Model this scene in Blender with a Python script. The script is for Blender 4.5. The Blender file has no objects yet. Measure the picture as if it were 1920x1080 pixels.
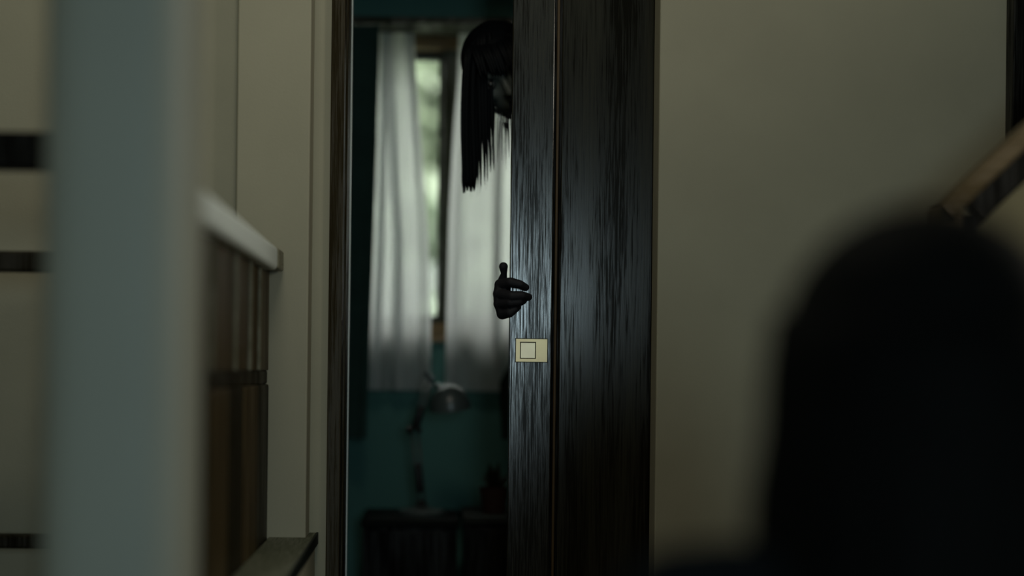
import bpy, bmesh, math, random
from mathutils import Vector, Matrix, noise

random.seed(7)
R = math.radians
S = bpy.context.scene
COL = S.collection

# ------------------------------------------------------------------ camera
F = 3600.0                      # focal length in pixels of a 1920 px wide frame
ROLL = R(0.65)
EYE = Vector((0.0, 0.0, 0.9))
cam = bpy.data.cameras.new('camera')
cam.sensor_width = 36.0
cam.lens = F / 1920 * 36
cam.shift_x = 160 / 1920
cam.shift_y = 150 / 1920
cam.clip_start = 0.05
cam.dof.use_dof = True
cam.dof.focus_distance = 3.58
cam.dof.aperture_fstop = cam.lens / 56.0
co = bpy.data.objects.new('camera', cam)
co.matrix_world = Matrix.Translation(EYE) @ Matrix.Rotation(R(90), 4, 'X') @ Matrix.Rotation(ROLL, 4, 'Z')
COL.objects.link(co)
S.camera = co

# ------------------------------------------------------------------ sky, lights, exposure
world = bpy.data.worlds.new('overcast_sky')
S.world = world
world.use_nodes = True
wn = world.node_tree.nodes
wn['Background'].inputs[0].default_value = (0.97, 0.97, 0.95, 1)
wn['Background'].inputs[1].default_value = 4.2

def area(name, loc, target, sx, sy, power, color, spread=180):
    l = bpy.data.lights.new(name, 'AREA')
    l.shape = 'RECTANGLE'
    l.size, l.size_y = sx, sy
    l.energy = power
    l.color = color
    l.spread = R(spread)
    o = bpy.data.objects.new(name, l)
    o.location = loc
    o.rotation_euler = (Vector(target) - Vector(loc)).to_track_quat('-Z', 'Y').to_euler()
    COL.objects.link(o)
    return o

# unseen cool light assumed behind the camera, for the sheen on the door
area('assumed_rear_light', (0.29, -1.75, 1.13), (0.28, 3.0, 1.13), 0.28, 0.56, 16.5, (0.70, 0.92, 1.0))
# unseen fill light added on the right to brighten the pale rail
area('rail_fill_light', (1.66, 2.30, 1.50), (-0.3, 3.0, 1.15), 0.5, 0.7, 7.5, (1.0, 0.93, 0.78))
# unseen fill light added under the ceiling to brighten the hall walls
area('wall_fill_light', (-0.12, 2.30, 2.33), (0.15, 3.4, 0.6), 0.5, 0.4, 5.1, (1.0, 0.94, 0.78))

S.view_settings.view_transform = 'Standard'
S.view_settings.look = 'None'
S.view_settings.gamma = 1.0
S.view_settings.exposure = 0.0
S.view_settings.use_curve_mapping = False

# ------------------------------------------------------------------ helpers
def W(px, py, Y):
    """world point at distance Y seen at a pixel of the photograph"""
    u, v = (px - 800) / F * Y, (690 - py) / F * Y
    c, s = math.cos(ROLL), math.sin(ROLL)
    return Vector((u * c - v * s, Y, EYE.z + u * s + v * c))

def add_box(bm, x0, x1, y0, y1, z0, z1, bevel=0.0, seg=2):
    r = bmesh.ops.create_cube(bm, size=1)
    vs = r['verts']
    for v in vs:
        v.co = Vector((x0 + (v.co.x + .5) * (x1 - x0), y0 + (v.co.y + .5) * (y1 - y0), z0 + (v.co.z + .5) * (z1 - z0)))
    if bevel:
        es = list({e for v in vs for e in v.link_edges})
        bmesh.ops.bevel(bm, geom=es, offset=bevel, segments=seg, affect='EDGES', profile=0.5)

def add_beam(bm, a, b, w, h, up=(0, 0, 1), bevel=0.0):
    """box of section w (sideways) x h (up) from a to b"""
    a, b = Vector(a), Vector(b)
    d = (b - a)
    L = d.length
    d.normalize()
    s = d.cross(Vector(up)).normalized()
    u = s.cross(d).normalized()
    r = bmesh.ops.create_cube(bm, size=1)
    vs = r['verts']
    for v in vs:
        c = v.co.copy()
        v.co = a + d * ((c.x + .5) * L) + s * (c.y * w) + u * (c.z * h)
    if bevel:
        es = list({e for v in vs for e in v.link_edges})
        bmesh.ops.bevel(bm, geom=es, offset=bevel, segments=2, affect='EDGES', profile=0.5)

def frame_of(d):
    d = d.normalized()
    t = Vector((0, 0, 1)) if abs(d.z) < .9 else Vector((1, 0, 0))
    s = d.cross(t).normalized()
    return d, s, s.cross(d).normalized()

def add_capsule(bm, a, b, ra, rb, n=14, caps=4, flat=1.0):
    a, b = Vector(a), Vector(b)
    d = b - a
    if d.length < 1e-6:
        d = Vector((0, 0, 1e-6))
    L = d.length
    d, s, u = frame_of(d)
    prof = []
    for i in range(caps + 1):
        t = math.pi / 2 * (1 - i / caps)
        prof.append((-ra * math.sin(t), ra * math.cos(t)))
    for i in range(caps + 1):
        t = math.pi / 2 * i / caps
        prof.append((L + rb * math.sin(t), rb * math.cos(t)))
    rings = []
    for k, (z, r) in enumerate(prof):
        if r < 1e-6:
            rings.append([bm.verts.new(a + d * z)])
        else:
            rings.append([bm.verts.new(a + d * z + s * (r * math.cos(2 * math.pi * j / n)) + u * (r * flat * math.sin(2 * math.pi * j / n))) for j in range(n)])
    skin_rings(bm, rings)

def skin_rings(bm, rings):
    for p, q in zip(rings, rings[1:]):
        n = max(len(p), len(q))
        for j in range(n):
            k = (j + 1) % n
            if len(p) == 1 and len(q) > 1:
                bm.faces.new((p[0], q[k], q[j]))
            elif len(q) == 1 and len(p) > 1:
                bm.faces.new((p[j], p[k], q[0]))
            elif len(p) > 1:
                bm.faces.new((p[j], p[k], q[k], q[j]))

def add_tube(bm, pts, r, n=10):
    pts = [Vector(p) for p in pts]
    rings = []
    for i, p in enumerate(pts):
        d = pts[min(i + 1, len(pts) - 1)] - pts[max(i - 1, 0)]
        d, s, u = frame_of(d)
        rr = r[i] if isinstance(r, (list, tuple)) else r
        rings.append([bm.verts.new(p + s * (rr * math.cos(2 * math.pi * j / n)) + u * (rr * math.sin(2 * math.pi * j / n))) for j in range(n)])
    skin_rings(bm, [[bm.verts.new(pts[0])]] + rings + [[bm.verts.new(pts[-1])]])

def add_lathe(bm, prof, M=Matrix(), n=28):
    """prof: list of (radius, height)"""
    rings = []
    for r, z in prof:
        if r < 1e-6:
            rings.append([bm.verts.new(M @ Vector((0, 0, z)))])
        else:
            rings.append([bm.verts.new(M @ Vector((r * math.cos(2 * math.pi * j / n), r * math.sin(2 * math.pi * j / n), z))) for j in range(n)])
    skin_rings(bm, rings)

def add_ellipsoid(bm, c, rx, ry, rz, rot=None, seg=24):
    r = bmesh.ops.create_uvsphere(bm, u_segments=seg, v_segments=seg // 2 + 2, radius=1)
    M = Matrix.Translation(Vector(c)) @ (rot or Matrix()) @ Matrix.Diagonal((rx, ry, rz, 1))
    bmesh.ops.transform(bm, matrix=M, verts=r['verts'])

def obj(name, bm, m, parent=None, smooth=False, loc=None):
    bmesh.ops.recalc_face_normals(bm, faces=bm.faces[:])
    me = bpy.data.meshes.new(name)
    bm.to_mesh(me)
    bm.free()
    if smooth:
        for p in me.polygons:
            p.use_smooth = True
    me.materials.append(m)
    o = bpy.data.objects.new(name, me)
    COL.objects.link(o)
    if parent:
        o.parent = parent
        o.matrix_parent_inverse = parent.matrix_world.inverted()
    return o

def B():
    return bmesh.new()

def tag(o, label, cat, group=None):
    o['label'] = label
    o['category'] = cat
    if group:
        o['group'] = group
    return o

def thing(name, label, cat, loc, group=None):
    o = bpy.data.objects.new(name, None)
    o.empty_display_size = 0.05
    o.matrix_world = Matrix.Translation(Vector(loc))
    COL.objects.link(o)
    return tag(o, label, cat, group)

def struct(o):
    o['kind'] = 'structure'
    return o

def box_obj(name, m, dims, parent=None, bevel=0.0):
    bm = B()
    add_box(bm, *dims, bevel=bevel)
    return obj(name, bm, m, parent)

def remeshed(bm, voxel, smooth_iter=3):
    """fuse overlapping shapes into one continuous skin; returns a mesh"""
    me = bpy.data.meshes.new('tmp')
    bmesh.ops.recalc_face_normals(bm, faces=bm.faces[:])
    bm.to_mesh(me)
    bm.free()
    o = bpy.data.objects.new('tmp', me)
    COL.objects.link(o)
    rm = o.modifiers.new('r', 'REMESH')
    rm.mode = 'VOXEL'
    rm.voxel_size = voxel
    sm = o.modifiers.new('s', 'SMOOTH')
    sm.factor = 0.5
    sm.iterations = smooth_iter
    dg = bpy.context.evaluated_depsgraph_get()
    out = bpy.data.meshes.new_from_object(o.evaluated_get(dg))
    bpy.data.objects.remove(o)
    bpy.data.meshes.remove(me)
    return out

def mesh_bm(me):
    bm = B()
    bm.from_mesh(me)
    bpy.data.meshes.remove(me)
    return bm

# ------------------------------------------------------------------ materials
def mat(name):
    m = bpy.data.materials.new(name)
    m.use_nodes = True
    nt = m.node_tree
    return m, nt, nt.nodes, nt.links, nt.nodes['Principled BSDF']

def coords(nt, scale):
    tc = nt.nodes.new('ShaderNodeTexCoord')
    mp = nt.nodes.new('ShaderNodeMapping')
    mp.inputs['Scale'].default_value = scale
    nt.links.new(tc.outputs['Object'], mp.inputs[0])
    return mp.outputs[0]

def ramp(nt, fac, stops):
    r = nt.nodes.new('ShaderNodeValToRGB')
    e = r.color_ramp.elements
    while len(e) < len(stops):
        e.new(0.5)
    for k, (p, c) in zip(e, stops):
        k.position = p
        k.color = (*c, 1) if len(c) == 3 else c
    nt.links.new(fac, r.inputs[0])
    return r.outputs[0]

def noise_tex(nt, vec, scale, detail=4, rough=0.55, dist=0.0):
    n = nt.nodes.new('ShaderNodeTexNoise')
    n.inputs['Scale'].default_value = scale
    n.inputs['Detail'].default_value = detail
    n.inputs['Roughness'].default_value = rough
    n.inputs['Distortion'].default_value = dist
    nt.links.new(vec, n.inputs['Vector'])
    return n.outputs[0]

def bump(nt, h, strength, dist=0.01, to=None):
    b = nt.nodes.new('ShaderNodeBump')
    b.inputs['Strength'].default_value = strength
    b.inputs['Distance'].default_value = dist
    nt.links.new(h, b.inputs['Height'])
    if to is not None:
        nt.links.new(b.outputs[0], to.inputs['Normal'])
    return b

def paint(name, col, rough=0.75, var=0.08, scale=3.0, bstr=0.12, bscale=220, spec=0.3):
    m, nt, n, l, p = mat(name)
    v = coords(nt, (1, 1, 1))
    f = noise_tex(nt, v, scale, 5)
    lo = tuple(c * (1 - var) for c in col)
    hi = tuple(min(1, c * (1 + var)) for c in col)
    l.new(ramp(nt, f, [(0.3, lo), (0.7, hi)]), p.inputs['Base Color'])
    p.inputs['Roughness'].default_value = rough
    p.inputs['Specular IOR Level'].default_value = spec
    bump(nt, noise_tex(nt, v, bscale, 3), bstr, 0.002, p)
    return m

def wood(name, dark, light, rough=(0.34, 0.6), spec=0.5, grain=1.0, axis='Z', bstr=0.35, figure=0.35, pores=True, rings=8.0, stretch=.11):
    """long grain along an axis, with darker pores that break up the shine"""
    m, nt, n, l, p = mat(name)
    sc = {'Z': (1, 1, 0.028), 'X': (0.035, 1, 1), 'Y': (1, 0.035, 1)}[axis]
    v = coords(nt, sc)
    fine = noise_tex(nt, v, 330 * grain, 5, 0.7)
    sc2 = {'Z': (1, 1, stretch), 'X': (stretch, 1, 1), 'Y': (1, stretch, 1)}[axis]
    v2 = coords(nt, sc2)
    broad = noise_tex(nt, v2, 11 * grain, 2, 0.45, 0.2)
    # growth rings: stripes of the broad field
    mul = n.new('ShaderNodeMath'); mul.operation = 'MULTIPLY'; mul.inputs[1].default_value = rings
    l.new(broad, mul.inputs[0])
    fr = n.new('ShaderNodeMath'); fr.operation = 'PINGPONG'; fr.inputs[1].default_value = 1.0
    l.new(mul.outputs[0], fr.inputs[0])
    mix = n.new('ShaderNodeMath'); mix.operation = 'MULTIPLY_ADD'
    mix.inputs[1].default_value = figure
    l.new(fr.outputs[0], mix.inputs[0])
    l.new(fine, mix.inputs[2])
    h = mix.outputs[0]
    c0 = 0.5 + figure * 0.5
    l.new(ramp(nt, h, [(c0 - .13, dark), (c0 + .16, light)]), p.inputs['Base Color'])
    rr = n.new('ShaderNodeMapRange')
    rr.inputs[1].default_value = c0 - .12; rr.inputs[2].default_value = c0 + .06
    rr.inputs[3].default_value = rough[1]; rr.inputs[4].default_value = rough[0]
    l.new(h, rr.inputs[0]); l.new(rr.outputs[0], p.inputs['Roughness'])
    ss = n.new('ShaderNodeMapRange')
    ss.inputs[1].default_value = c0 - .10; ss.inputs[2].default_value = c0 + .06
    ss.inputs[3].default_value = spec * (0.15 if pores else 0.8); ss.inputs[4].default_value = spec
    l.new(h, ss.inputs[0]); l.new(ss.outputs[0], p.inputs['Specular IOR Level'])
    bump(nt, h, bstr, 0.0015, p)
    return m

def plain(name, col, rough=0.5, metal=0.0, spec=0.5, bscale=None, bstr=0.1):
    m, nt, n, l, p = mat(name)
    v = coords(nt, (1, 1, 1))
    f = noise_tex(nt, v, 14, 4)
    l.new(ramp(nt, f, [(0.3, tuple(c * .85 for c in col)), (0.7, tuple(min(1, c * 1.12) for c in col))]), p.inputs['Base Color'])
    p.inputs['Roughness'].default_value = rough
    p.inputs['Metallic'].default_value = metal
    p.inputs['Specular IOR Level'].default_value = spec
    if bscale:
        bump(nt, noise_tex(nt, v, bscale, 3), bstr, 0.002, p)
    return m

M = {}
M['wall'] = paint('beige_plaster', (0.40, 0.385, 0.29))
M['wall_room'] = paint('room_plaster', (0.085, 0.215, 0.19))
M['parapet'] = paint('shade_darkened_plaster', (0.15, 0.135, 0.075))  # plaster darkened in its colour to stand in for shade under the rail
M['ceiling'] = paint('ceiling_paint', (0.5, 0.5, 0.45))
M['post'] = paint('gray_white_paint', (0.42, 0.44, 0.38), rough=0.5, var=0.04)
M['rail_white'] = paint('pale_gray_paint', (0.84, 0.92, 0.90), rough=0.35, var=0.05)
M['door'] = wood('door_oak', (0.009, 0.008, 0.0045), (0.032, 0.028, 0.016), rough=(0.18, 0.27), spec=0.80, bstr=0.03, figure=0.14, rings=5.0)
M['door_panel'] = wood('door_oak_panel', (0.009, 0.008, 0.0045), (0.026, 0.024, 0.014), rough=(0.18, 0.28), spec=0.42, bstr=0.03, figure=0.24, grain=0.8, rings=6.0, stretch=.06)
M['groove'] = plain('groove_wood', (0.075, 0.045, 0.015), 0.5, spec=0.35)
M['jamb'] = wood('jamb_wood', (0.026, 0.020, 0.009), (0.050, 0.039, 0.018), rough=(0.4, 0.6), spec=0.25, figure=0.2)
M['brown'] = wood('brown_wood', (0.036, 0.024, 0.008), (0.070, 0.048, 0.018), rough=(0.4, 0.55), spec=0.22, figure=0.25, pores=False)
M['brown_dark'] = wood('dark_brown_wood', (0.010, 0.008, 0.003), (0.024, 0.018, 0.007), rough=(0.45, 0.6), spec=0.3, figure=0.2)
M['rail_brown'] = wood('stair_rail_wood', (0.07, 0.05, 0.022), (0.12, 0.085, 0.04), rough=(0.4, 0.55), spec=0.4, axis='X', figure=0.2)
M['cap_wood'] = wood('weathered_wood', (0.13, 0.125, 0.085), (0.20, 0.19, 0.13), rough=(0.4, 0.6), spec=0.3, axis='Y', figure=0.2)
M['black_wood'] = wood('black_wood', (0.004, 0.004, 0.003), (0.010, 0.009, 0.006), rough=(0.4, 0.6), spec=0.25, figure=0.2)
M['ledge'] = wood('ledge_wood', (0.10, 0.11, 0.075), (0.15, 0.16, 0.11), rough=(0.5, 0.7), spec=0.3, axis='Y', figure=0.15)
M['edge'] = plain('dark_edging', (0.006, 0.010, 0.008), 0.6, spec=0.2)
M['floor'] = wood('floor_boards', (0.05, 0.035, 0.02), (0.10, 0.07, 0.04), rough=(0.35, 0.5), spec=0.4, axis='Y')
M['brass'] = plain('pale_brass', (0.97, 0.72, 0.42), 0.40, metal=0.75)
M['brass_cup'] = plain('polished_brass', (0.97, 0.75, 0.51), 0.385, metal=0.75)
M['brass_dark'] = plain('tarnished_brass', (0.10, 0.08, 0.045), 0.5, metal=0.6)
M['win_wood'] = wood('window_wood', (0.14, 0.09, 0.04), (0.26, 0.17, 0.08), axis='X', spec=0.3, figure=0.2)
M['win_dark'] = wood('window_dark_wood', (0.030, 0.034, 0.022), (0.05, 0.055, 0.036), spec=0.3, figure=0.2)
M['skin'] = plain('shade_darkened_skin', (0.09, 0.105, 0.095), 0.5, spec=0.35, bscale=120, bstr=0.08)  # skin colour lowered so the face reads as being in shadow
M['skin_dark'] = plain('near_black_skin', (0.022, 0.022, 0.026), 0.6, spec=0.2, bscale=120, bstr=0.1)
M['hair'] = plain('black_hair', (0.003, 0.004, 0.005), 0.6, spec=0.12)
M['hair_soft'] = plain('matte_black_hair', (0.003, 0.0035, 0.0035), 0.7, spec=0.08)
M['cloth_black'] = plain('black_cloth', (0.006, 0.007, 0.008), 0.9, spec=0.05, bscale=400, bstr=0.2)
M['cloth_navy'] = plain('dark_navy_cloth', (0.007, 0.009, 0.011), 0.9, spec=0.05, bscale=400, bstr=0.2)
M['eye'] = plain('eye_white', (0.08, 0.085, 0.08), 0.35)
M['iris'] = plain('dark_iris', (0.01, 0.008, 0.006), 0.2)
M['lips'] = plain('dull_lips', (0.12, 0.07, 0.065), 0.5)
M['drape'] = plain('dark_drape', (0.035, 0.07, 0.06), 0.9, spec=0.05, bscale=60, bstr=0.4)
M['drape_olive'] = plain('olive_drape', (0.022, 0.032, 0.020), 0.9, spec=0.05, bscale=60, bstr=0.4)
M['steel'] = plain('brushed_steel', (0.36, 0.42, 0.42), 0.34, metal=0.85)
M['lamp_paint'] = plain('gray_lamp_enamel', (0.085, 0.105, 0.10), 0.32, spec=0.7)
M['lamp_base'] = plain('gray_base_enamel', (0.07, 0.09, 0.085), 0.5, spec=0.3)
M['lamp_dark'] = plain('black_lamp_plastic', (0.010, 0.011, 0.010), 0.45)
M['bulb'] = plain('frosted_bulb', (0.5, 0.5, 0.46), 0.3)
M['cabinet_top'] = plain('black_cabinet_top', (0.008, 0.010, 0.009), 0.8, spec=0.1)
M['cabinet_top_2'] = plain('dark_cabinet_top', (0.022, 0.026, 0.022), 0.8, spec=0.1)
M['pot'] = plain('terracotta_pot', (0.035, 0.013, 0.008), 0.7)
M['leaf_dark'] = plain('dark_leaf', (0.012, 0.02, 0.009), 0.6)
M['leaf'] = plain('shrub_leaf', (0.60, 0.66, 0.53), 0.6)
M['leaf_pale'] = plain('pale_shrub_leaf', (0.44, 0.50, 0.40), 0.6)
M['bark'] = plain('bark', (0.09, 0.07, 0.05), 0.9)
M['garden_wall'] = paint('garden_wall_render', (0.24, 0.255, 0.24))
M['soil'] = paint('garden_ground', (0.20, 0.22, 0.15), bscale=40, bstr=0.5)

# sheer cloth: part of the light passes, part is scattered to both sides
m, nt, n, l, p = mat('sheer_white_cloth')
n.remove(p)
out = n['Material Output']
df = n.new('ShaderNodeBsdfDiffuse'); tl = n.new('ShaderNodeBsdfTranslucent'); tr = n.new('ShaderNodeBsdfTransparent')
df.inputs[0].default_value = (0.74, 0.77, 0.76, 1)
tl.inputs[0].default_value = (0.80, 0.80, 0.80, 1)
v = coords(nt, (1, 1, 1))
weave = noise_tex(nt, v, 900, 2)
mx = n.new('ShaderNodeMixShader'); mx.inputs[0].default_value = 0.55
l.new(df.outputs[0], mx.inputs[1]); l.new(tl.outputs[0], mx.inputs[2])
mx2 = n.new('ShaderNodeMixShader')
mr = n.new('ShaderNodeMapRange'); mr.inputs[3].default_value = 0.06; mr.inputs[4].default_value = 0.2
l.new(weave, mr.inputs[0]); l.new(mr.outputs[0], mx2.inputs[0])
l.new(mx.outputs[0], mx2.inputs[1]); l.new(tr.outputs[0], mx2.inputs[2])
l.new(mx2.outputs[0], out.inputs[0])
M['sheer'] = m

# window glass: clear pane with a faint reflection
m, nt, n, l, p = mat('window_glass')
n.remove(p)
out = n['Material Output']
tr = n.new('ShaderNodeBsdfTransparent'); gl = n.new('ShaderNodeBsdfGlossy')
tr.inputs[0].default_value = (0.93, 0.97, 0.94, 1)
gl.inputs['Roughness'].default_value = 0.02
lw = n.new('ShaderNodeLayerWeight'); lw.inputs[0].default_value = 0.15
mx = n.new('ShaderNodeMixShader')
l.new(lw.outputs['Fresnel'], mx.inputs[0]); l.new(tr.outputs[0], mx.inputs[1]); l.new(gl.outputs[0], mx.inputs[2])
l.new(mx.outputs[0], out.inputs[0])
M['glass'] = m

# ------------------------------------------------------------------ room shell
HX0, HX1, HY0 = -1.15, 1.75, -1.9        # the hall
RX0, RX1, RY1 = -1.15, 1.75, 5.0         # the room behind the sliding door
CEIL = 2.4
struct(box_obj('floor', M['floor'], (HX0 - .1, HX1 + .1, HY0 - .1, RY1 + .15, -0.1, 0.0)))
struct(box_obj('ceiling', M['ceiling'], (HX0 - .1, HX1 + .1, HY0 - .1, RY1 + .15, CEIL, CEIL + 0.1)))
struct(box_obj('wall_left', M['wall'], (HX0 - .1, HX0, HY0 - .1, 3.66, 0, CEIL)))
struct(box_obj('wall_right', M['wall'], (HX1, HX1 + .1, HY0 - .1, 3.66, 0, CEIL)))
struct(box_obj('wall_rear', M['wall'], (HX0, HX1, HY0 - .1, HY0, 0, CEIL)))
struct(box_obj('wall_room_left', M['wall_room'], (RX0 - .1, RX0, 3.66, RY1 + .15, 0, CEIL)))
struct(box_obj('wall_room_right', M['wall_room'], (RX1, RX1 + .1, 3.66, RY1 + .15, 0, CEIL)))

JX = -0.155        # inner edge of the jamb
BX = -0.182        # wall edge at the jamb
WX = 0.4185        # left end of the wall on the right
bm = B()           # hall side of the wall between hall and room
add_box(bm, HX0, -0.345, 3.47, 3.60, 0, CEIL)                     # left, set back a little
add_box(bm, -0.345, BX, 3.545, 3.60, 0, CEIL)                     # strip beside the jamb
add_box(bm, WX, HX1, 3.50, 3.585, 0, CEIL, bevel=0.003)           # right of the door
add_box(bm, BX, WX, 3.50, 3.585, 2.06, CEIL)                      # over the door
struct(obj('wall_front', bm, M['wall']))
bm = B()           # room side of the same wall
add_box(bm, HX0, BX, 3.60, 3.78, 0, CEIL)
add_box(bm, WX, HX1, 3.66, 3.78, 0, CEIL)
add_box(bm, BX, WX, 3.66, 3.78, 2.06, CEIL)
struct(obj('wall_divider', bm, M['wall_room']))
# boxed pier left of the doorway
struct(box_obj('trim_1', M['wall'], (-0.345, -0.2135, 3.44, 3.545, 0, CEIL), bevel=0.003))
# jamb of the doorway
bm = B()
add_box(bm, BX, -0.1575, 3.535, 3.598, 0, 2.06, bevel=0.0015)     # face board
add_box(bm, BX, JX - .004, 3.598, 3.64, 0, 2.06)                  # door slot
add_box(bm, BX, JX, 3.64, 3.79, 0, 2.06, bevel=0.0015)
add_box(bm, BX, WX + .05, 3.64, 3.66, 2.03, 2.06)
struct(obj('trim_2', bm, M['jamb']))
bm = B()           # thin pale stop strip on the room edge of the jamb
add_box(bm, JX - .002, JX + .0022, 3.772, 3.795, 0, 2.06)
struct(obj('trim_3', bm, M['rail_white']))

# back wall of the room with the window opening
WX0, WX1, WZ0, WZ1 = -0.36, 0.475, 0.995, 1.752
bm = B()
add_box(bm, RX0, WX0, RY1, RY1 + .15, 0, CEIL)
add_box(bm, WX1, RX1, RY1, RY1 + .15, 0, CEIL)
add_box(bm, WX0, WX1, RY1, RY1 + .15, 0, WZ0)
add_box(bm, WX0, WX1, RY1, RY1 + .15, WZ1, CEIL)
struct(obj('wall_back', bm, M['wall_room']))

# window
win = struct(bpy.data.objects.new('window_1', None))
win.matrix_world = Matrix.Translation((0.057, RY1, WZ0))
COL.objects.link(win)
bm = B()
add_box(bm, WX0, WX1, RY1 - .02, RY1 + .10, WZ0, WZ0 + 0.022, bevel=.003)
add_box(bm, WX0 - .03, WX1 + .03, RY1 - .035, RY1 + .10, WZ0 - .028, WZ0, bevel=.003)
obj('window_sill', bm, M['win_wood'], win)
bm = B()
add_box(bm, WX0 - .03, WX1 + .03, RY1 - .02, RY1 + .10, WZ1 - .022, WZ1 + .012, bevel=.003)
obj('window_head', bm, M['win_wood'], win)
for x in (WX0, WX1 - .03):
    box_obj('window_jamb', M['win_dark'], (x, x + .03, RY1 - .02, RY1 + .10, WZ0 + .022, WZ1 - .022), win, bevel=.002)
box_obj('mullion', M['win_dark'], (0.036, 0.070, RY1 + .0, RY1 + .09, WZ0 + .022, WZ1 - .022), win, bevel=.002)
for x0, x1, yo in ((WX0 + .03, 0.044, .045), (0.062, WX1 - .03, .015)):
    bm = B()
    z0, z1 = WZ0 + .022, WZ1 - .022
    t = .020
    add_box(bm, x0, x0 + t, RY1 + yo, RY1 + yo + .03, z0, z1)
    add_box(bm, x1 - t, x1, RY1 + yo, RY1 + yo + .03, z0, z1)
    add_box(bm, x0 + t, x1 - t, RY1 + yo, RY1 + yo + .03, z0, z0 + t)
    add_box(bm, x0 + t, x1 - t, RY1 + yo, RY1 + yo + .03, z1 - t, z1)
    sash = obj('sash', bm, M['win_dark'], win)
    box_obj('pane', M['glass'], (x0 + t, x1 - t, RY1 + yo + .013, RY1 + yo + .017, z0 + t, z1 - t), sash)

# dark wooden post standing on the wall at the far right
struct(box_obj('trim_4', M['black_wood'], (1.049, 1.20, 3.455, 3.50, 0, CEIL), bevel=.003))

# ------------------------------------------------------------------ sliding door
DX = 0.1545
door = struct(bpy.data.objects.new('door_1', None))
door.matrix_world = Matrix.Translation((DX, 3.62, 0))
COL.objects.link(door)
gx = W(1041, 540, 3.6).x
box_obj('stile', M['door'], (DX, gx - .006, 3.600, 3.636, 0.01, 2.05), door, bevel=.0015)
box_obj('groove_bead', M['groove'], (gx - .0012, gx + .0034, 3.6012, 3.636, 0.01, 2.05), door, bevel=.001)
bm = B()
add_box(bm, gx - .006, gx + .009, 3.608, 3.634, 0.01, 2.05)
obj('groove', bm, M['black_wood'], door)
box_obj('door_panel', M['door_panel'], (gx + .009, 0.92, 3.603, 3.636, 0.01, 2.05), door, bevel=.0015)
# recessed pull
a = W(967, 678, 3.6); b = W(1026, 636, 3.6)
hx0, hx1, hz0, hz1 = a.x, b.x, a.z, b.z
bm = B()
cx0 = hx0 + .0075; cx1 = cx0 + .030; cz0 = hz0 + .0055; cz1 = hz1 - .0055
y0, y1 = 3.5965, 3.6005
for d in ((hx0, cx0, hz0, hz1), (cx1, hx1, hz0, hz1), (cx0, cx1, hz0, cz0), (cx0, cx1, cz1, hz1)):
    add_box(bm, d[0], d[1], y0, y1, d[2], d[3])
hp = obj('pull_plate', bm, M['brass'], door)
bm = B()
t = .0018
add_box(bm, cx0, cx1, 3.5968, 3.5995, cz1 - t, cz1); add_box(bm, cx0, cx1, 3.5968, 3.5995, cz0, cz0 + t)
add_box(bm, cx0, cx0 + t, 3.5968, 3.5995, cz0, cz1); add_box(bm, cx1 - t, cx1, 3.5968, 3.5995, cz0, cz1)
obj('recess_rim', bm, M['brass_dark'], hp)
box_obj('recess_cup', M['brass_cup'], (cx0 + t, cx1 - t, 3.5982, 3.6002, cz0 + t, cz1 - t), hp)
bm = B()
e = .0014
add_box(bm, hx0 - e, hx1 + e, 3.5985, 3.6002, hz1, hz1 + e); add_box(bm, hx0 - e, hx1 + e, 3.5985, 3.6002, hz0 - e, hz0)
add_box(bm, hx1, hx1 + e, 3.5985, 3.6002, hz0, hz1); add_box(bm, hx0 - e, hx0, 3.5985, 3.6002, hz0, hz1)
obj('plate_painted_shadow', bm, M['black_wood'], hp)  # solid black strips drawn as the shadow line round the plate

# ------------------------------------------------------------------ hall: gray post
PY = 1.80
x0, x1 = W(66, 540, PY).x, W(342, 540, PY).x
post = thing('painted_post', 'wide pale gray painted post in the left foreground, floor to ceiling', 'post', ((x0 + x1) / 2, PY + .08, 0))
bm = B()
add_box(bm, x0, x1, PY, PY + .20, 0.0, CEIL, bevel=.045, seg=8)
obj('shaft', bm, M['post'], post, smooth=True)

# ------------------------------------------------------------------ hall: balustrade behind the post
BXF = -0.279
BY0, BY1 = 2.02, 3.435
bal = thing('balustrade', 'dark brown boarded balustrade under a pale rail beside gray post', 'balustrade', (BXF - .02, 2.7, 0))
bm = B()
zt = 1.108
add_box(bm, BXF - .045, BXF + .018, BY0, BY1 - .10, zt - .041, zt, bevel=.008, seg=3)
o = obj('handrail', bm, M['rail_white'], bal)
o['label'] = 'pale painted handrail with rounded edges'
bm = B()
add_box(bm, BXF - .045, BXF + .021, BY1 - .10, BY1, zt - .038, zt - .003, bevel=.003)
obj('rail_end_cap', bm, M['cap_wood'], bal)
box_obj('upper_board', M['brown_dark'], (BXF - .03, BXF - .012, BY0, BY1, 0.893, zt - .038), bal)
ys = [BY0, 2.20, 2.50, 2.81, 3.04, 3.21, BY1]
for ya, yb in zip(ys, ys[1:]):
    box_obj('upper_plank', M['brown'], (BXF - .024, BXF - .004, ya + .001, yb - .002, 0.893, zt - .038), bal, bevel=.0015)
for y in ys[1:-1]:
    box_obj('batten', M['cap_wood'], (BXF - .02, BXF + .001, y - .002, y + .012, 0.893, zt - .038), bal, bevel=.001)
box_obj('middle_rail', M['brown_dark'], (BXF - .032, BXF - .006, BY0, BY1, 0.868, 0.893), bal, bevel=.004)
nb = 6
for k in range(nb):
    ya = BY0 + (BY1 - BY0) * k / nb
    yb = BY0 + (BY1 - BY0) * (k + 1) / nb
    box_obj('plank', M['brown'] if k % 2 == 0 else M['brown_dark'], (BXF - .03, BXF - .001 - .002 * (k % 2), ya + .001, yb - .002, 0.0, 0.868), bal, bevel=.003)

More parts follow.
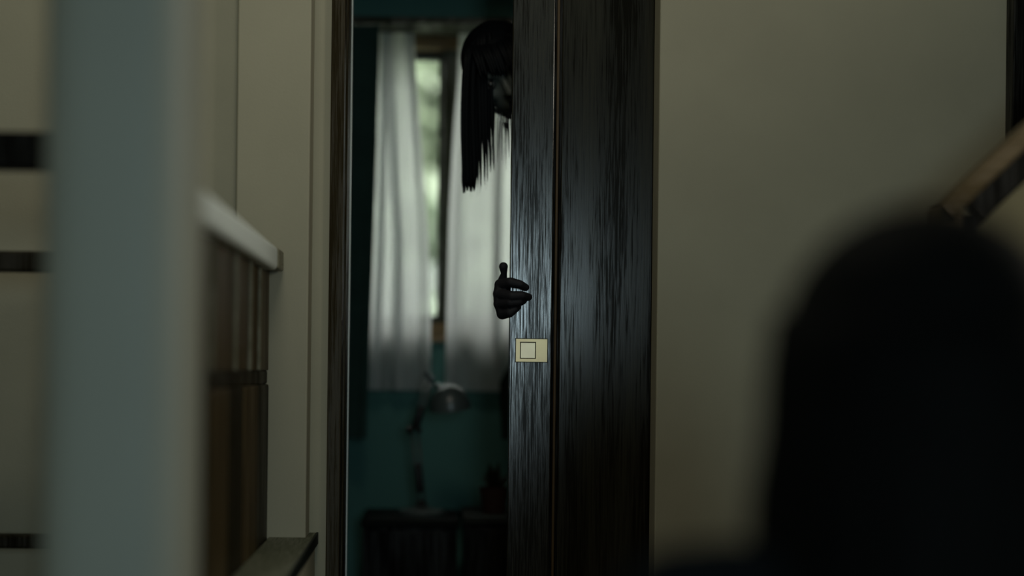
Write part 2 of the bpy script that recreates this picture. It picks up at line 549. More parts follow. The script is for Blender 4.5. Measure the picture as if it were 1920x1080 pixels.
# low ledge along its foot
lz = 0.594
lx = W(597, 1008, 3.545).x
led = thing('stair_ledge', 'low plastered ledge with a dark edged top at foot of balustrade', 'ledge', (-0.235, 2.8, 0))
box_obj('base', M['wall'], (BXF, lx - .006, 2.02, 3.44, 0, lz - .02), led)
box_obj('top_board', M['ledge'], (BXF, lx - .004, 2.02, 3.44, lz - .020, lz), led, bevel=.001)
box_obj('base_end', M['wall'], (-0.2125, lx - .006, 3.44, 3.543, 0, lz - .02), led)
box_obj('top_board_end', M['ledge'], (-0.2130, lx - .004, 3.44, 3.544, lz - .020, lz), led, bevel=.001)
box_obj('edging', M['edge'], (lx - .004, lx, 2.02, 3.544, lz - .020, lz + .0005), led)

# dark wooden bars at the far left
def bar(name, label, y, py0, py1, Y, m):
    a = W(30, py0, Y).z; b = W(30, py1, Y).z
    t = thing(name, label, 'rail', (-0.75, Y, b), 'dark wooden rails behind the gray post')
    box_obj('bar', m, (HX0, -0.36, Y, Y + .045, b, a), t, bevel=.004)
    for x in (-1.0, -0.5):
        box_obj('bracket', m, (x - .015, x + .015, Y + .04, 3.47, b + .2 * (a - b), a - .2 * (a - b)), t)
    return t
bar('wall_rail', 'thick black wooden rail left of gray post, topmost of three', 0, 246, 316, 2.55, M['black_wood'])
bar('wall_rail', 'dark brown wooden rail left of gray post, middle of three', 0, 470, 509, 3.10, M['brown_dark'])
bar('wall_rail', 'thin dark brown wooden rail left of gray post, lowest of three', 0, 1004, 1029, 3.30, M['brown_dark'])

# ------------------------------------------------------------------ hall: stair rail on the right
SY = 2.8
sr = thing('stair_handrail', 'brown wooden stair handrail rising to the right from a short newel', 'handrail', (W(1790, 600, SY).x, SY, 0))
nx0, nx1, nx2 = W(1752, 420, SY).x, W(1800, 420, SY).x, W(1830, 420, SY).x
zt = W(1770, 385, SY).z
box_obj('newel', M['rail_brown'], (nx0, nx1, SY - .02, SY + .045, 0, zt), sr, bevel=.004)
box_obj('inner_post', M['black_wood'], (nx1, nx2, SY - .012, SY + .037, 0, zt - .012), sr, bevel=.002)
a = W(1772, 392, SY); b = W(1920, 254, SY); d = (b - a).normalized()
e_ = a + d * ((HX1 - a.x) / d.x)
bm = B(); add_beam(bm, a - d * .004, e_, .058, .024, up=(0, 0, 1), bevel=.004)
obj('top_rail', bm, M['rail_brown'], sr)
off = Vector((d.z, 0, -d.x)).normalized()
bm = B(); add_beam(bm, a + off * .029 + d * .03, e_ + off * .029, .045, .034, up=(0, 0, 1), bevel=.002)
obj('under_rail', bm, M['black_wood'], sr)

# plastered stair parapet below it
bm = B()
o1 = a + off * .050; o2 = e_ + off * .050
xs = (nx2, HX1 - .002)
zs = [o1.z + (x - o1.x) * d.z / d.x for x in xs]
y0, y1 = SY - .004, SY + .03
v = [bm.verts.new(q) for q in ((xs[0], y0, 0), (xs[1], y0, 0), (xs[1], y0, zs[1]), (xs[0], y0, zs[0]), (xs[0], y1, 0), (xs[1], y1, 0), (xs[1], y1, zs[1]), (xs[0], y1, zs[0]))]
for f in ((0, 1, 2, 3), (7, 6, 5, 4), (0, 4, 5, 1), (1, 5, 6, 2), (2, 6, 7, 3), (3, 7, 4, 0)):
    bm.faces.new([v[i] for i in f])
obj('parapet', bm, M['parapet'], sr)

# ------------------------------------------------------------------ curtains
def lerp_tab(tab, t):
    for (a, va), (b, vb) in zip(tab, tab[1:]):
        if t <= b:
            return va + (vb - va) * (t - a) / (b - a)
    return tab[-1][1]

def curtain(name, label, cat, Y, left, right, top, bottom, folds, amp, material, seed, pleats=(), group=None):
    """left/right: edge positions in metres by height fraction from the rail (0) to the hem (1);
    pleats: (position table, width table in metres): there the cloth doubles back on itself"""
    nz = 44
    rnd = random.Random(seed)
    ph = [rnd.uniform(0, 6.28) for _ in range(6)]
    bm = B()
    g = []
    for i in range(nz + 1):
        t = i / nz
        xl, xr = lerp_tab(left, t), lerp_tab(right, t)
        knots = [(xl, 0.0)]
        for ptab, wtab in pleats:
            c, w = xl + (xr - xl) * lerp_tab(ptab, t), lerp_tab(wtab, t)
            knots += [(c + w / 2, -.009), (c - w / 2, 0.0), (c + w / 2 + .001, .009)]
        knots.append((xr, 0.0))
        row = []
        for k, ((xa, ya), (xb, yb)) in enumerate(zip(knots, knots[1:])):
            n_ = 34 if k % 3 == 0 else 8
            for q in range(n_ + (k == len(knots) - 2)):
                e = q / n_
                x = xa + (xb - xa) * e
                s = (x - xl) / (xr - xl)
                w = math.sin(2 * math.pi * folds * s + ph[2] + .6 * t) + .4 * math.sin(2 * math.pi * folds * 1.93 * s + ph[3] + .9 * t)
                y = Y + (ya + (yb - ya) * (1 - math.cos(math.pi * e)) / 2) * min(1, .3 + 2 * t) + amp * (.55 + .45 * t) * w
                row.append(bm.verts.new((x, y, top + (bottom - top) * t)))
        g.append(row)
    for r0, r1 in zip(g, g[1:]):
        for j in range(len(r0) - 1):
            bm.faces.new((r0[j], r0[j + 1], r1[j + 1], r1[j]))
    o = obj(name, bm, material, None, smooth=True)
    return tag(o, label, cat, group)

CY = 4.912
def cx(px, py):
    return W(px, py, CY).x
zt, zb = W(780, 62, CY).z, W(780, 732, CY).z
def edge(*pts):
    y0, y1 = 62, 732
    return [((py - y0) / (y1 - y0), cx(px, py)) for px, py in pts]
curtain('sheer_curtain', 'gathered sheer white curtain on the left half of window', 'curtain', CY,
        edge((709, 62), (706, 250), (698, 450), (690, 600), (687, 732)),
        edge((776, 62), (783, 170), (793, 300), (803, 450), (808, 600), (808, 732)), zt, zb, 2.3, .010, M['sheer'], 3, pleats=[
            ([(0, .16), (1, .15)], [(0, .014), (1, .024)]),
            ([(0, .27), (.15, .31), (.58, .46), (1, .48)], [(0, .024), (1, .030)]),
            ([(0, .86), (1, .80)], [(0, .017), (.3, .010), (.5, .002), (1, .002)])])
curtain('sheer_curtain', 'sheer white curtain on right half of window beside the sliding door', 'curtain', CY,
        edge((860, 62), (858, 150), (850, 250), (842, 400), (838, 560), (834, 732)),
        edge((1085, 62), (1090, 732)), zt, zb, 3.4, .010, M['sheer'], 12, pleats=[
            ([(0, .10), (1, .06)], [(0, .014), (.4, .006), (1, .004)]),
            ([(0, .36), (1, .375)], [(0, .020), (1, .022)]),
            ([(0, .60), (1, .63)], [(0, .020), (1, .022)]),
            ([(0, .82), (1, .84)], [(0, .020), (1, .022)])])
zd = W(690, 822, 4.78).z
curtain('dark_drape', 'long dark drape hanging between the door jamb and the sheer curtain', 'drape', 4.80,
        [(0, -0.46), (1, -0.46)], [(0, W(712, 60, 4.80).x), (.3, W(707, 250, 4.80).x), (1, W(688, 800, 4.80).x)], zt, zd, 4, .016, M['drape'], 5)
curtain('dark_drape', 'dark drape at the right end of window, behind door edge', 'drape', 4.80,
        [(0, W(1040, 60, 4.80).x), (.75, W(985, 600, 4.80).x), (.86, W(937, 690, 4.80).x), (1, W(941, 820, 4.80).x)], [(0, .60), (1, .60)], zt, zd, 4, .014, M['drape_olive'], 8)
# curtain pole, one long bar with brackets
zr = zt + .0055
pole = thing('curtain_rail', 'dark curtain rail above the window', 'curtain rail', (0.1, 4.80, zr))
box_obj('rail', M['win_dark'], (-0.50, 0.66, 4.775, 4.95, zr - .004, zr + .012), pole, bevel=.002)
for x in (-0.44, 0.1, 0.6):
    box_obj('bracket', M['win_dark'], (x - .01, x + .01, 4.945, RY1, zr - .004, zr + .012), pole)

# ------------------------------------------------------------------ furniture in the room
def cabinet(name, label, x0, x1, y0, y1, h, ndoor, m, mtop, rnd=.012, legs=.05):
    t = thing(name, label, 'cabinet', ((x0 + x1) / 2, (y0 + y1) / 2, 0))
    box_obj('body', m, (x0 + .006, x1 - .006, y0 + .012, y1, legs, h - .02), t)
    box_obj('top', mtop, (x0, x1, y0, y1, h - .02, h), t, bevel=rnd if rnd < .01 else .008)
    w = (x1 - x0 - .012) / ndoor
    for k in range(ndoor):
        d = box_obj('cabinet_door', m, (x0 + .008 + k * w, x0 + .004 + (k + 1) * w, y0 + .002, y0 + .012, legs + .01, h - .026), t, bevel=.001)
        kx = x0 + .006 + (k + .5) * w + (.4 * w if k % 2 == 0 else -.4 * w)
        bm = B(); add_capsule(bm, (kx, y0 + .002, h - .14), (kx, y0 - .012, h - .14), .004, .007, 10, 3)
        obj('knob', bm, M['brass_dark'], d, smooth=True)
    for x in (x0 + .015, x1 - .045):
        for y in (y0 + .02, y1 - .04):
            box_obj('leg', m, (x, x + .03, y, y + .03, 0, legs), t)
    return t

CBY = 4.42
cb_h = W(760, 975, CBY).z
cabinet('low_cabinet', 'low black cabinet under the desk lamp in the dark room', W(676, 990, CBY).x, W(862, 990, CBY).x, CBY, 4.78, cb_h, 2, M['black_wood'], M['cabinet_top'])
cb2_h = W(905, 970, CBY).z
cabinet('side_cabinet', 'black side cabinet with a lighter top, right of desk lamp', W(868, 990, CBY).x, W(1010, 990, CBY).x, CBY + .01, 4.78, cb2_h, 1, M['black_wood'], M['cabinet_top_2'])

# desk lamp with a sprung arm
LY = 4.58
base = W(790, 966, LY); base.z = cb_h
lamp = thing('desk_lamp', 'gray sprung arm desk lamp with dome shade on low cabinet', 'lamp', base)
bm = B(); add_lathe(bm, [(0, 0), (.058, 0), (.060, .004), (.056, .012), (.02, .017), (.012, .03), (0, .03)], Matrix.Translation(base))
obj('base', bm, M['lamp_base'], lamp)
J0 = base + Vector((0, 0, .03)); J1 = W(778, 806, LY); J2 = W(804, 716, LY - .01)
def arm(a, b, gap, r=.0032):
    bm = B()
    d, s, u = frame_of(b - a)
    s = Vector((0, 1, 0)).cross(d).normalized()
    for k in (-1, 1):
        add_tube(bm, [a + s * gap * k, b + s * gap * k], r, 8)
    return bm
obj('lower_arm', arm(J0, J1, .007), M['lamp_paint'], lamp, smooth=True)
obj('upper_arm', arm(J1, J2, .006), M['lamp_paint'], lamp, smooth=True)
bm = B(); add_capsule(bm, J0.lerp(J1, .18), J0.lerp(J1, .50), .009, .0085, 12, 3)
obj('lower_spring', bm, M['lamp_dark'], lamp, smooth=True)
bm = B(); add_capsule(bm, J1.lerp(J2, .08), J1.lerp(J2, .42), .010, .010, 12, 3)
obj('upper_spring', bm, M['lamp_dark'], lamp, smooth=True)
bm = B()
add_capsule(bm, J1 + Vector((-.012, -.012, 0)), J1 + Vector((-.012, .012, 0)), .010, .010, 12, 3)
add_capsule(bm, J1 + Vector((.010, -.012, -.001)), J1 + Vector((.010, .012, -.001)), .007, .007, 12, 3)
obj('elbow', bm, M['lamp_dark'], lamp, smooth=True)
bm = B()
add_capsule(bm, J0 + Vector((0, -.012, -.004)), J0 + Vector((0, .012, -.004)), .011, .011, 12, 3)
obj('foot_joint', bm, M['lamp_dark'], lamp, smooth=True)
bm = B()
p0 = W(799, 702, LY - .01); p1 = W(816, 726, LY - .01)
add_beam(bm, W(797, 698, LY - .01), W(812, 722, LY - .01), .010, .008, up=(0, 1, 0), bevel=.001)
obj('head_joint', bm, M['lamp_dark'], lamp)
for q in (W(811, 708, LY - .02), W(810, 724, LY - .02)):
    bm = B(); add_capsule(bm, q + Vector((0, .006, 0)), q + Vector((0, -.008, 0)), .0048, .0048, 12, 3)
    obj('knob', bm, M['steel'], lamp, smooth=True)
# shade: a dome open downwards, tipped a little
c = W(845, 766, LY - .02)
Ms = Matrix.Translation(c) @ Matrix.Rotation(R(-6), 4, 'Y') @ Matrix.Rotation(R(8), 4, 'X')
rs = .0475
bm = B()
pr = [(rs * math.cos(t), rs * 1.22 * math.sin(t)) for t in [k * math.pi / 2 / 14 for k in range(15)]]
pr[-1] = (0, rs * 1.22)
inner = [(r * .96, z * .96) for r, z in reversed(pr)]
inner[0] = (0, inner[0][1])
add_lathe(bm, [(rs * 1.0, -.002)] + pr, Ms, 36)
shade = obj('shade', bm, M['lamp_paint'], lamp, smooth=True)
bm = B(); add_lathe(bm, inner + [(rs * 1.0, -.002)], Ms, 36)
obj('shade_lining', bm, M['lamp_dark'], shade, smooth=True)
bm = B(); add_tube(bm, [W(818, 722, LY - .01), W(826, 728, LY - .015), W(836, 736, LY - .02)], [.008, .0095, .012], 14)
obj('socket', bm, M['steel'], lamp, smooth=True)
bm = B(); add_ellipsoid(bm, c + Vector((0, 0, .012)), .017, .017, .022, seg=16)
obj('bulb', bm, M['bulb'], lamp, smooth=True)

# small potted plant on the side cabinet
pp = W(926, 968, 4.56); pp.z = cb2_h
plant = thing('potted_plant', 'small dark plant in a reddish pot on the side cabinet', 'plant', pp)
bm = B(); add_lathe(bm, [(0, 0), (.026, 0), (.036, .055), (.038, .062), (.034, .062), (.032, .05), (0, .05)], Matrix.Translation(pp))
obj('pot', bm, M['pot'], plant, smooth=False)
for k in range(9):
    a = k * 2.4
    r = .018 + .012 * (k % 3)
    q0 = pp + Vector((0, 0, .05))
    q1 = pp + Vector((r * math.cos(a), r * math.sin(a), .085 + .012 * (k % 4)))
    bm = B()
    d = (q1 - q0).normalized(); s = d.cross(Vector((0, 0, 1))).normalized()
    ring = [q0 - s * .002, q0.lerp(q1, .55) - s * .011, q1, q0.lerp(q1, .55) + s * .011, q0 + s * .002]
    up = s.cross(d) * .0012
    top = [bm.verts.new(v + up) for v in ring]; bot = [bm.verts.new(v - up) for v in ring]
    bm.faces.new(top); bm.faces.new(bot[::-1])
    for i in range(5):
        bm.faces.new((top[i], bot[i], bot[(i + 1) % 5], top[(i + 1) % 5]))
    obj('leaf', bm, M['leaf_dark'] if k % 4 else M['pot'], plant)

# ------------------------------------------------------------------ outside the window
struct(box_obj('garden_ground', M['soil'], (-14, 14, RY1 + .15, 30, -0.12, -0.02)))
gw = struct(box_obj('garden_wall', M['garden_wall'], (-6, 6, 9.6, 9.75, -0.05, 1.42)))
def shrub(label, x, y, rx, rz, zc, nleaf, ls, ml, seed, dy=.6):
    t = thing('garden_shrub', label, 'shrub', (x, y, -0.02))
    rnd = random.Random(seed)
    bm = B()
    for k in range(nleaf):
        while True:
            v = Vector((rnd.uniform(-1, 1), rnd.uniform(-1, 1), rnd.uniform(-1, 1)))
            if v.length < 1:
                break
        c = Vector((x + v.x * rx, y + v.y * rx * dy, zc + v.z * rz))
        d, s, u = frame_of(Vector((rnd.gauss(0, 1), rnd.gauss(0, 1), rnd.gauss(0, 1) + .01)))
        L = ls * rnd.uniform(.7, 1.3)
        q = [c - d * L, c + s * L * .45 + u * L * .12, c + d * L, c - s * L * .45 + u * L * .12]
        vs = [bm.verts.new(z) for z in q]
        bm.faces.new((vs[0], vs[1], vs[2])); bm.faces.new((vs[0], vs[2], vs[3]))
    o = obj('foliage', bm, ml, t)
    o['kind'] = 'stuff'
    bm = B()
    for k in range(5):
        a = k * 1.26
        add_tube(bm, [(x, y, -0.02), (x + .05 * math.cos(a), y + .05 * math.sin(a), zc * .5), (x + .5 * rx * math.cos(a), y + .4 * rx * dy * math.sin(a), zc + .3 * rz)], [.05, .035, .012], 6)
    obj('trunk', bm, M['bark'], t)
shrub('leafy green tree seen through the window gap beyond the garden wall', -0.45, 12.6, 1.7, 1.5, 3.0, 6500, .15, M['leaf'], 1)
shrub('pale green tree beyond the garden wall on the right, behind the mullion', 3.4, 13.4, 1.7, 1.6, 3.0, 5200, .14, M['leaf_pale'], 2)
shrub('dense green hedge bush right behind the garden wall', 0.5, 10.35, 2.2, .75, 1.1, 4200, .10, M['leaf_pale'], 6, dy=.10)
shrub('low pale shrub in front of the garden wall outside the window', 0.35, 8.9, .38, .36, 1.05, 1400, .06, M['leaf_pale'], 3)

# ------------------------------------------------------------------ figures
def head_shapes(bm, Mh, s=1.0):
    """head of about 0.22 m; local frame: -Y is the face, Z up, origin at the head's middle"""
    def E(c, r, rot=None):
        add_ellipsoid(bm, (0, 0, 0), 1, 1, 1, Mh @ Matrix.Translation(Vector(c) * s) @ (rot or Matrix()) @ Matrix.Diagonal((r[0] * s, r[1] * s, r[2] * s, 1)), 20)
    def C(a, b, ra, rb):
        add_capsule(bm, Mh @ (Vector(a) * s), Mh @ (Vector(b) * s), ra * s, rb * s, 10, 3)
    E((0, .012, .022), (.072, .092, .085))          # cranium
    E((0, -.022, -.035), (.058, .062, .078))        # face mass
    E((0, -.055, -.092), (.024, .022, .018))        # chin
    C((-.052, -.005, -.06), (-.018, -.055, -.092), .017, .014)   # jaw
    C((.052, -.005, -.06), (.018, -.055, -.092), .017, .014)
    E((-.036, -.064, -.022), (.022, .015, .016))    # cheekbones
    E((.036, -.064, -.022), (.022, .015, .016))
    C((0, -.080, .008), (0, -.099, -.034), .007, .011)           # nose
    E((-.010, -.088, -.037), (.008, .009, .007)); E((.010, -.088, -.037), (.008, .009, .007))
    C((-.04, -.074, .018), (-.010, -.082, .014), .006, .007)     # brows
    C((.04, -.074, .018), (.010, -.082, .014), .006, .007)
    C((-.018, -.076, -.064), (.018, -.076, -.064), .0065, .0065) # lips
    C((-.014, -.076, -.072), (.014, -.076, -.072), .0065, .0065)
    E((-.072, .006, -.01), (.009, .02, .03)); E((.072, .006, -.01), (.009, .02, .03))   # ears

def fingers(bm, chains):
    for pts, rad in chains:
        for (a, b), (ra, rb) in zip(zip(pts, pts[1:]), zip(rad, rad[1:])):
            add_capsule(bm, a, b, ra, rb, 12, 4)

# ---- the woman peering round the door
hc = W(945, 133, 3.92)
feet = Vector((0.46, 3.98, 0))
woman = thing('person', 'person with long hanging black hair leaning out behind sliding door, hand on its edge', 'person', feet)
tilt = R(-33)
Mh = Matrix.Translation(hc) @ Matrix.Rotation(tilt, 4, 'Y') @ Matrix.Rotation(R(14), 4, 'X') @ Matrix.Rotation(R(-14), 4, 'Z')
bm = B()
head_shapes(bm, Mh, .93)
neck0 = Mh @ Vector((0, .015, -.05)); neck1 = Vector((0.285, 3.95, 1.365))
add_capsule(bm, neck0, neck1, .045, .050)
chest = Vector((0.325, 3.955, 1.22)); belly = Vector((0.38, 3.96, 1.05)); hip = Vector((0.42, 3.97, 0.90))
add_capsule(bm, neck1 + Vector((.01, 0, -.03)), chest, .06, .095)
add_capsule(bm, chest, belly, .105, .088); add_capsule(bm, belly, hip, .09, .115)
shR = Vector((0.232, 3.925, 1.275)); elR = Vector((0.262, 3.95, 1.005)); wrR = W(957, 570, 3.715)
shL = Vector((0.455, 3.975, 1.30)); elL = Vector((0.50, 4.0, 1.02)); wrL = Vector((0.515, 3.90, 0.80))
add_capsule(bm, neck1, shR, .045, .042); add_capsule(bm, neck1, shL, .045, .042)
add_capsule(bm, shR, elR, .042, .033); add_capsule(bm, elR, wrR, .033, .021)
add_capsule(bm, shL, elL, .042, .033); add_capsule(bm, elL, wrL, .033, .022)
hnd = wrL + Vector((.006, -.03, -.085))
add_capsule(bm, wrL, hnd, .022, .026, flat=.6)
for k in range(4):
    q = hnd + Vector((-.002, -.024 + .016 * k, -.01))
    add_capsule(bm, q, q + Vector((0, -.004, -.045)), .009, .0085); add_capsule(bm, q + Vector((0, -.004, -.045)), q + Vector((-.014, 0, -.07)), .0085, .0075)
add_capsule(bm, wrL + Vector((0, -.015, -.02)), wrL + Vector((-.01, -.055, -.07)), .011, .009)
for sgn, kx in ((-1, .37), (1, .50)):
    hj = hip + Vector((.07 * sgn, 0, -.03)); kn = Vector((kx, 3.955, .47)); an = Vector((kx + .005, 3.99, .08))
    add_capsule(bm, hj, kn, .078, .05); add_capsule(bm, kn, an, .052, .034)
    add_capsule(bm, an + Vector((0, .02, -.045)), an + Vector((0, -.14, -.055)), .035, .024)
body = mesh_bm(remeshed(bm, .0055, 4))
bm = B()          # right hand, finer
def H(px, py, Y):
    return W(px, py, Y)
mcp = [H(938, 534, 3.602), H(935, 551, 3.599), H(936, 569, 3.602), H(942, 588, 3.608)]
wr = wrR
ch = [
    ([mcp[0], H(957, 529, 3.578), H(975, 533, 3.577), H(986, 539, 3.589)], [.0105, .0092, .0080, .0068]),
    ([mcp[1], H(960, 555, 3.573), H(979, 554, 3.574), H(991, 557, 3.589)], [.0108, .0095, .0084, .0072]),
    ([mcp[2], H(957, 567, 3.577), H(973, 566, 3.577), H(981, 564, 3.589)], [.0105, .0092, .0082, .0070]),
    ([mcp[3], H(956, 586, 3.584), H(965, 580, 3.583), H(971, 576, 3.590)], [.0115, .0090, .0076, .0064]),
    ([H(950, 556, 3.675), H(941, 532, 3.645), H(945, 513, 3.630), H(944, 500, 3.626)], [.014, .0110, .0058, .0088]),
]
fingers(bm, ch)
for a, b in zip(mcp, mcp[1:]):
    add_capsule(bm, a, b, .0105, .0105, 12, 4)
for q in mcp:
    add_capsule(bm, wr, q, .019, .0115, 12, 4)
add_capsule(bm, H(950, 556, 3.675), mcp[0], .014, .011)
add_capsule(bm, wr, wr + (elR - wr) * .25, .020, .022)
hand_me = remeshed(bm, .0015, 2)
body.from_mesh(hand_me)
bpy.data.meshes.remove(hand_me)
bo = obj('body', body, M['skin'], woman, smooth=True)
# near-black skin on the hand and the body below the shoulders
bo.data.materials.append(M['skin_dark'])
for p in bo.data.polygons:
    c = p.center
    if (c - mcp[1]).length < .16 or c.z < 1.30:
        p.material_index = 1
for sgn in (-1, 1):
    bm = B(); add_ellipsoid(bm, (0, 0, 0), 1, 1, 1, Mh @ Matrix.Translation((.0285 * sgn, -.0655, -.001)) @ Matrix.Diagonal((.0125, .0125, .0115, 1)), 16)
    ey = obj('eye', bm, M['eye'], woman, smooth=True)
    bm = B(); add_ellipsoid(bm, (0, 0, 0), 1, 1, 1, Mh @ Matrix.Translation((.0285 * sgn, -.0755, -.001)) @ Matrix.Diagonal((.0055, .0030, .0055, 1)), 12)
    obj('iris', bm, M['iris'], ey, smooth=True)
# dress
bm = B()
add_capsule(bm, neck1 + Vector((.01, 0, -.05)), chest, .072, .108); add_capsule(bm, chest, belly, .116, .10); add_capsule(bm, belly, hip, .10, .128)
add_capsule(bm, hip, Vector((.437, 3.972, .50)), .135, .165); add_capsule(bm, Vector((.437, 3.972, .50)), Vector((.437, 3.975, .40)), .165, .168)
add_capsule(bm, neck1 + Vector((-.01, 0, -.03)), shR, .045, .048); add_capsule(bm, neck1 + Vector((.01, 0, -.03)), shL, .045, .048)
add_capsule(bm, shR, elR, .047, .040); add_capsule(bm, elR, elR.lerp(wrR, .8), .040, .032)
add_capsule(bm, shL, elL, .050, .040); add_capsule(bm, elL, elL.lerp(wrL, .9), .040, .032)
dm = mesh_bm(remeshed(bm, .007, 4))
obj('dress', dm, M['cloth_black'], woman, smooth=True)

# hair: cap plus hanging locks
def hair_cap(bm, Mh, s, cut):
    r = bmesh.ops.create_uvsphere(bm, u_segments=40, v_segments=28, radius=1)
    dead = []
    for v in r['verts']:
        c = v.co.copy()
        k = 1 + .03 * math.sin(40 * math.atan2(c.x, c.y))
        q = Vector((c.x * .079 * k, c.y * .100 * k + .012, c.z * .086 + .022)) * s
        if cut(q / s):
            dead.append(v)
        v.co = Mh @ q
    bmesh.ops.delete(bm, geom=dead, context='VERTS')

def lock(bm, pts, w0, w1, thick=.35, n=8, taper=1.0):
    pts = [Vector(p) for p in pts]
    rings = []
    m_ = len(pts) - 1
    for i, p in enumerate(pts):
        t = i / m_
        d = (pts[min(i + 1, m_)] - pts[max(i - 1, 0)]).normalized()
        s = Vector((1, 0, 0)); s = (s - d * s.dot(d)).normalized()
        u = s.cross(d)
        w = w0 + (w1 - w0) * t ** taper
        if i == m_:
            w *= .25
        rings.append([bm.verts.new(p + s * (w * math.cos(2 * math.pi * j / n)) + u * (w * thick * math.sin(2 * math.pi * j / n))) for j in range(n)])
    skin_rings(bm, [[bm.verts.new(pts[0])]] + rings + [[bm.verts.new(pts[-1])]])

bm = B()
hair_cap(bm, Mh, .97, lambda q: q.y < -.035 and q.z < .052 - .25 * abs(q.x + .01))
rnd = random.Random(4)
HY = 3.92
# (start px,py, end px,py, half width px, depth)
locks = []
# each lock leaves the side of the leaning head and drops straight down
spec = [  # x at top, y at top, x at tip, y tip, half width
    (876, 98, 870.5, 366, 5.0), (880, 92, 876, 362, 5.5), (884, 84, 883, 363, 5.5), (889, 78, 890, 360, 5.5),
    (893, 74, 896, 352, 4.6), (898, 70, 903, 357, 4.6), (903, 66, 908.5, 350, 4.2), (908, 64, 914, 346, 3.8),
    (913, 62, 920, 330, 3.4), (918, 60, 926, 322, 3.0), (924, 60, 928, 262, 3.4), (930, 58, 934, 232, 3.6),
    (936, 60, 940, 236, 3.4), (941, 62, 946, 262, 3.0), (943, 62, 950.5, 306, 2.4), (946, 62, 956, 318, 3.2), (954, 62, 964, 320, 5), (962, 64, 974, 322, 5),
]
for k, (xa, ya, xb, yb, hw) in enumerate(spec):
    for dep in range(3):
        Y0 = HY - .075 + .05 * dep + rnd.uniform(-.01, .01)
        if dep == 0 and 918 < xa < 950:
            continue
        if k >= 4 and dep == 2:
            continue           # the face stays free
        jx = rnd.uniform(-1.5, 1.5); jy = rnd.uniform(-22, 0) if dep else rnd.uniform(-6, 0)
        pts = []
        for i in range(13):
            t = i / 12
            py = ya + (yb + jy - ya) * t
            bow = math.sin(math.pi * min(1, t * 1.2)) * (-3.5 if k < 5 else -1.0)
            px = xa + (xb - xa) * (t ** .6) + jx * t + bow
            pts.append(W(px, py, Y0 + (HY - .02 - Y0) * t * .6))
        locks.append((pts, hw, k))
for pts, hw, k in locks:
    lock(bm, pts, hw * .00130, hw * (.00085 if k < 4 else .00022), taper=1.0 if k < 4 else 2.0)
# fringe swept across the brow and eyes
for k in range(15):
    x0_, y0_ = 882 + 5.0 * k, 78 - 1.2 * k
    for q in range(2):
        Y0 = 3.835 - .012 * q
        jx, jy = rnd.uniform(-4, 4), rnd.uniform(-6, 6)
        e_x, e_y = 906 + 5.2 * k + jx, 146 - 1.0 * k + jy
        pts = []
        for i in range(9):
            t = i / 8
            pts.append(W(x0_ + (e_x - x0_) * t, y0_ + (e_y - y0_) * t - 5 * math.sin(math.pi * t), 3.86 + (Y0 - 3.86) * math.sin(math.pi * .5 * min(1, 1.6 * t))))
        lock(bm, pts, .0058, .0016, taper=2.0)
# fine stray strands at the tips
for k in range(34):
    x = rnd.uniform(869, 950)
    tip = lerp_tab([(869, 368), (890, 362), (912, 350), (922, 330), (935, 296), (950, 312)], x) + rnd.uniform(-6, 9)
    yy = rnd.uniform(200, 250)
    Y0 = HY + rnd.uniform(-.05, .04)
    lock(bm, [W(x + rnd.uniform(-2, 2), yy, Y0), W(x, (yy + tip) / 2, Y0), W(x + rnd.uniform(-2.5, 2.5), tip, Y0)], .0007, .0003, .8, 5)
obj('hair', bm, M['hair'], woman, smooth=True)

# ---- the person seated in the foreground, seen from behind
SYP = 1.33
fx = 0.345
hc2 = Vector((fx, SYP, .882))
Mf = Matrix.Translation(hc2) @ Matrix.Rotation(R(180), 4, 'Z') @ Matrix.Rotation(R(10), 4, 'X')
pers = thing('person', 'dark haired person seated on the floor in right foreground, back to camera', 'person', (fx, SYP, 0))
bm = B()
head_shapes(bm, Mf, .97)
nb_ = Vector((fx, SYP - .03, .735))
add_capsule(bm, Mf @ Vector((0, .02, -.05)), nb_, .05, .055)
pel = Vector((fx + .01, SYP - .09, .20))
add_capsule(bm, nb_ + Vector((0, 0, -.04)), nb_ + Vector((0, -.02, -.18)), .075, .11)
add_capsule(bm, nb_ + Vector((0, -.02, -.18)), nb_ + Vector((0, -.035, -.35)), .115, .10)
add_capsule(bm, nb_ + Vector((0, -.035, -.35)), pel, .10, .13)
for sg in (-1, 1):
    sh = Vector((fx + .165 * sg, SYP - .03, .722)); el = Vector((fx + .205 * sg, SYP + .02, .44)); w_ = Vector((fx + .11 * sg, SYP + .20, .335))
    add_capsule(bm, nb_ + Vector((0, 0, -.01)), sh, .05, .052)
    add_capsule(bm, nb_ + Vector((0, -.01, -.09)), sh, .07, .05)
    add_capsule(bm, sh, el, .05, .038); add_capsule(bm, el, w_, .038, .024)
    h_ = w_ + Vector((-.02 * sg, .07, -.03))
    add_capsule(bm, w_, h_, .024, .027, flat=.7)
    for k in range(4):
        q = h_ + Vector((-.024 + .016 * k, .01, 0))
        add_capsule(bm, q, q + Vector((-.003 * sg, .04, -.012)), .009, .0085); add_capsule(bm, q + Vector((-.003 * sg, .04, -.012)), q + Vector((-.004 * sg, .058, -.032)), .0085, .0072)
    add_capsule(bm, w_ + Vector((-.02 * sg, .01, 0)), w_ + Vector((-.052 * sg, .06, -.02)), .011, .009)
    hj = pel + Vector((.08 * sg, .02, -.02)); kn = Vector((fx + .14 * sg, SYP + .33, .21)); an = Vector((fx + .07 * sg, SYP - .10, .055))
    add_capsule(bm, hj, kn, .088, .06); add_capsule(bm, kn + Vector((0, 0, -.08)), an, .055, .038)
    add_capsule(bm, an, an + Vector((.01 * sg, -.16, -.02)), .036, .026)
obj('body', mesh_bm(remeshed(bm, .0055, 4)), M['skin'], pers, smooth=True)
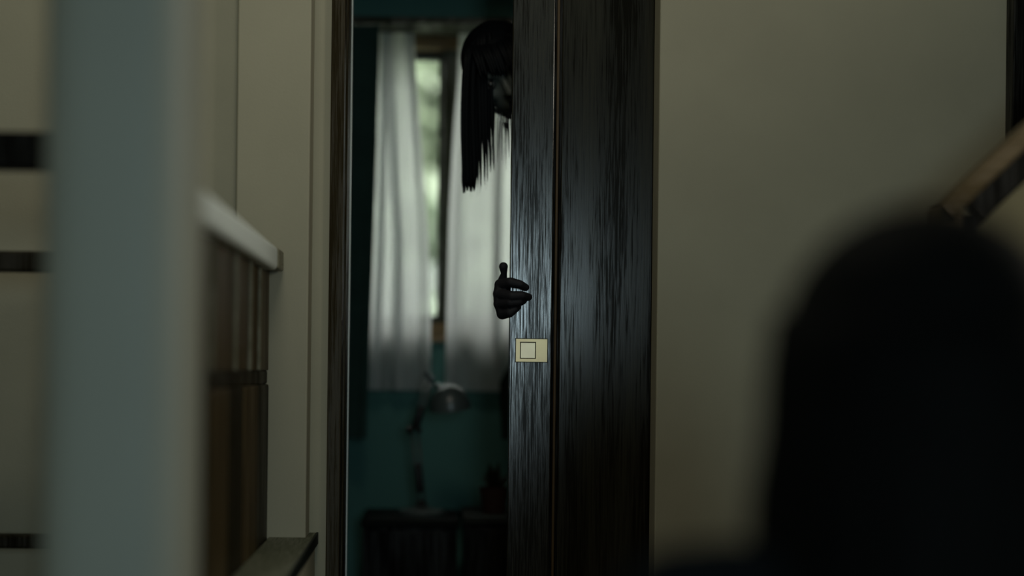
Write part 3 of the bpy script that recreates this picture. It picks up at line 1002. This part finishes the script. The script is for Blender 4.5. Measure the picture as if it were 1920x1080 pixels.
# sweater and trousers
bm = B()
add_capsule(bm, nb_ + Vector((0, -.005, -.05)), nb_ + Vector((0, -.02, -.18)), .085, .125)
add_capsule(bm, nb_ + Vector((0, -.02, -.18)), nb_ + Vector((0, -.035, -.35)), .128, .118)
add_capsule(bm, nb_ + Vector((0, -.035, -.35)), pel + Vector((0, 0, .03)), .118, .142)
for sg in (-1, 1):
    sh = Vector((fx + .165 * sg, SYP - .03, .722)); el = Vector((fx + .205 * sg, SYP + .02, .44)); w_ = Vector((fx + .11 * sg, SYP + .20, .335))
    add_capsule(bm, nb_ + Vector((0, 0, -.012)), sh + Vector((-.02 * sg, 0, .005)), .055, .060)
    add_capsule(bm, nb_ + Vector((0, -.01, -.09)), sh, .08, .06)
    add_capsule(bm, sh, el, .062, .05); add_capsule(bm, el, el.lerp(w_, .9), .05, .036)
obj('sweater', mesh_bm(remeshed(bm, .007, 4)), M['cloth_navy'], pers, smooth=True)
bm = B()
for sg in (-1, 1):
    hj = pel + Vector((.08 * sg, .02, -.02)); kn = Vector((fx + .14 * sg, SYP + .33, .21)); an = Vector((fx + .07 * sg, SYP - .10, .055))
    add_capsule(bm, pel, hj, .13, .10)
    add_capsule(bm, hj, kn, .10, .07); add_capsule(bm, kn + Vector((0, 0, -.08)), an + Vector((0, .05, .01)), .066, .048)
obj('trousers', mesh_bm(remeshed(bm, .007, 4)), M['cloth_black'], pers, smooth=True)
# long hair down the back
bm = B()
r = bmesh.ops.create_uvsphere(bm, u_segments=48, v_segments=36, radius=1)
dead = []
for v in r['verts']:
    c = v.co.copy()
    k = 1 + .02 * math.sin(46 * math.atan2(c.x, c.y))
    q = Vector((c.x * .100 * k, c.y * .114 * k, math.copysign(abs(c.z) ** .9, c.z) * .112 + .024))
    if c.y > .45 and c.z < .45:
        dead.append(v)
    v.co = hc2 + q
bmesh.ops.delete(bm, geom=dead, context='VERTS')
rnd = random.Random(9)
for k in range(64):
    a = math.pi * (.95 + 1.10 * k / 63)         # from the left side round the back to the right side
    cxs, sy = math.cos(a), math.sin(a)
    pts = []
    tipz = .60 + rnd.uniform(-.03, .03)
    for i in range(9):
        t = i / 8
        z = .94 + (tipz - .94) * t
        r1 = .092 + .026 * math.sin(min(1, t * 1.1) * math.pi * .5)
        pts.append((fx + cxs * r1 * 1.0 + rnd.uniform(-.002, .002), SYP + sy * (r1 + .012) - .02 * t, z))
    lock(bm, pts, .0125, .007, .6)
obj('hair', bm, M['hair_soft'], pers, smooth=True)
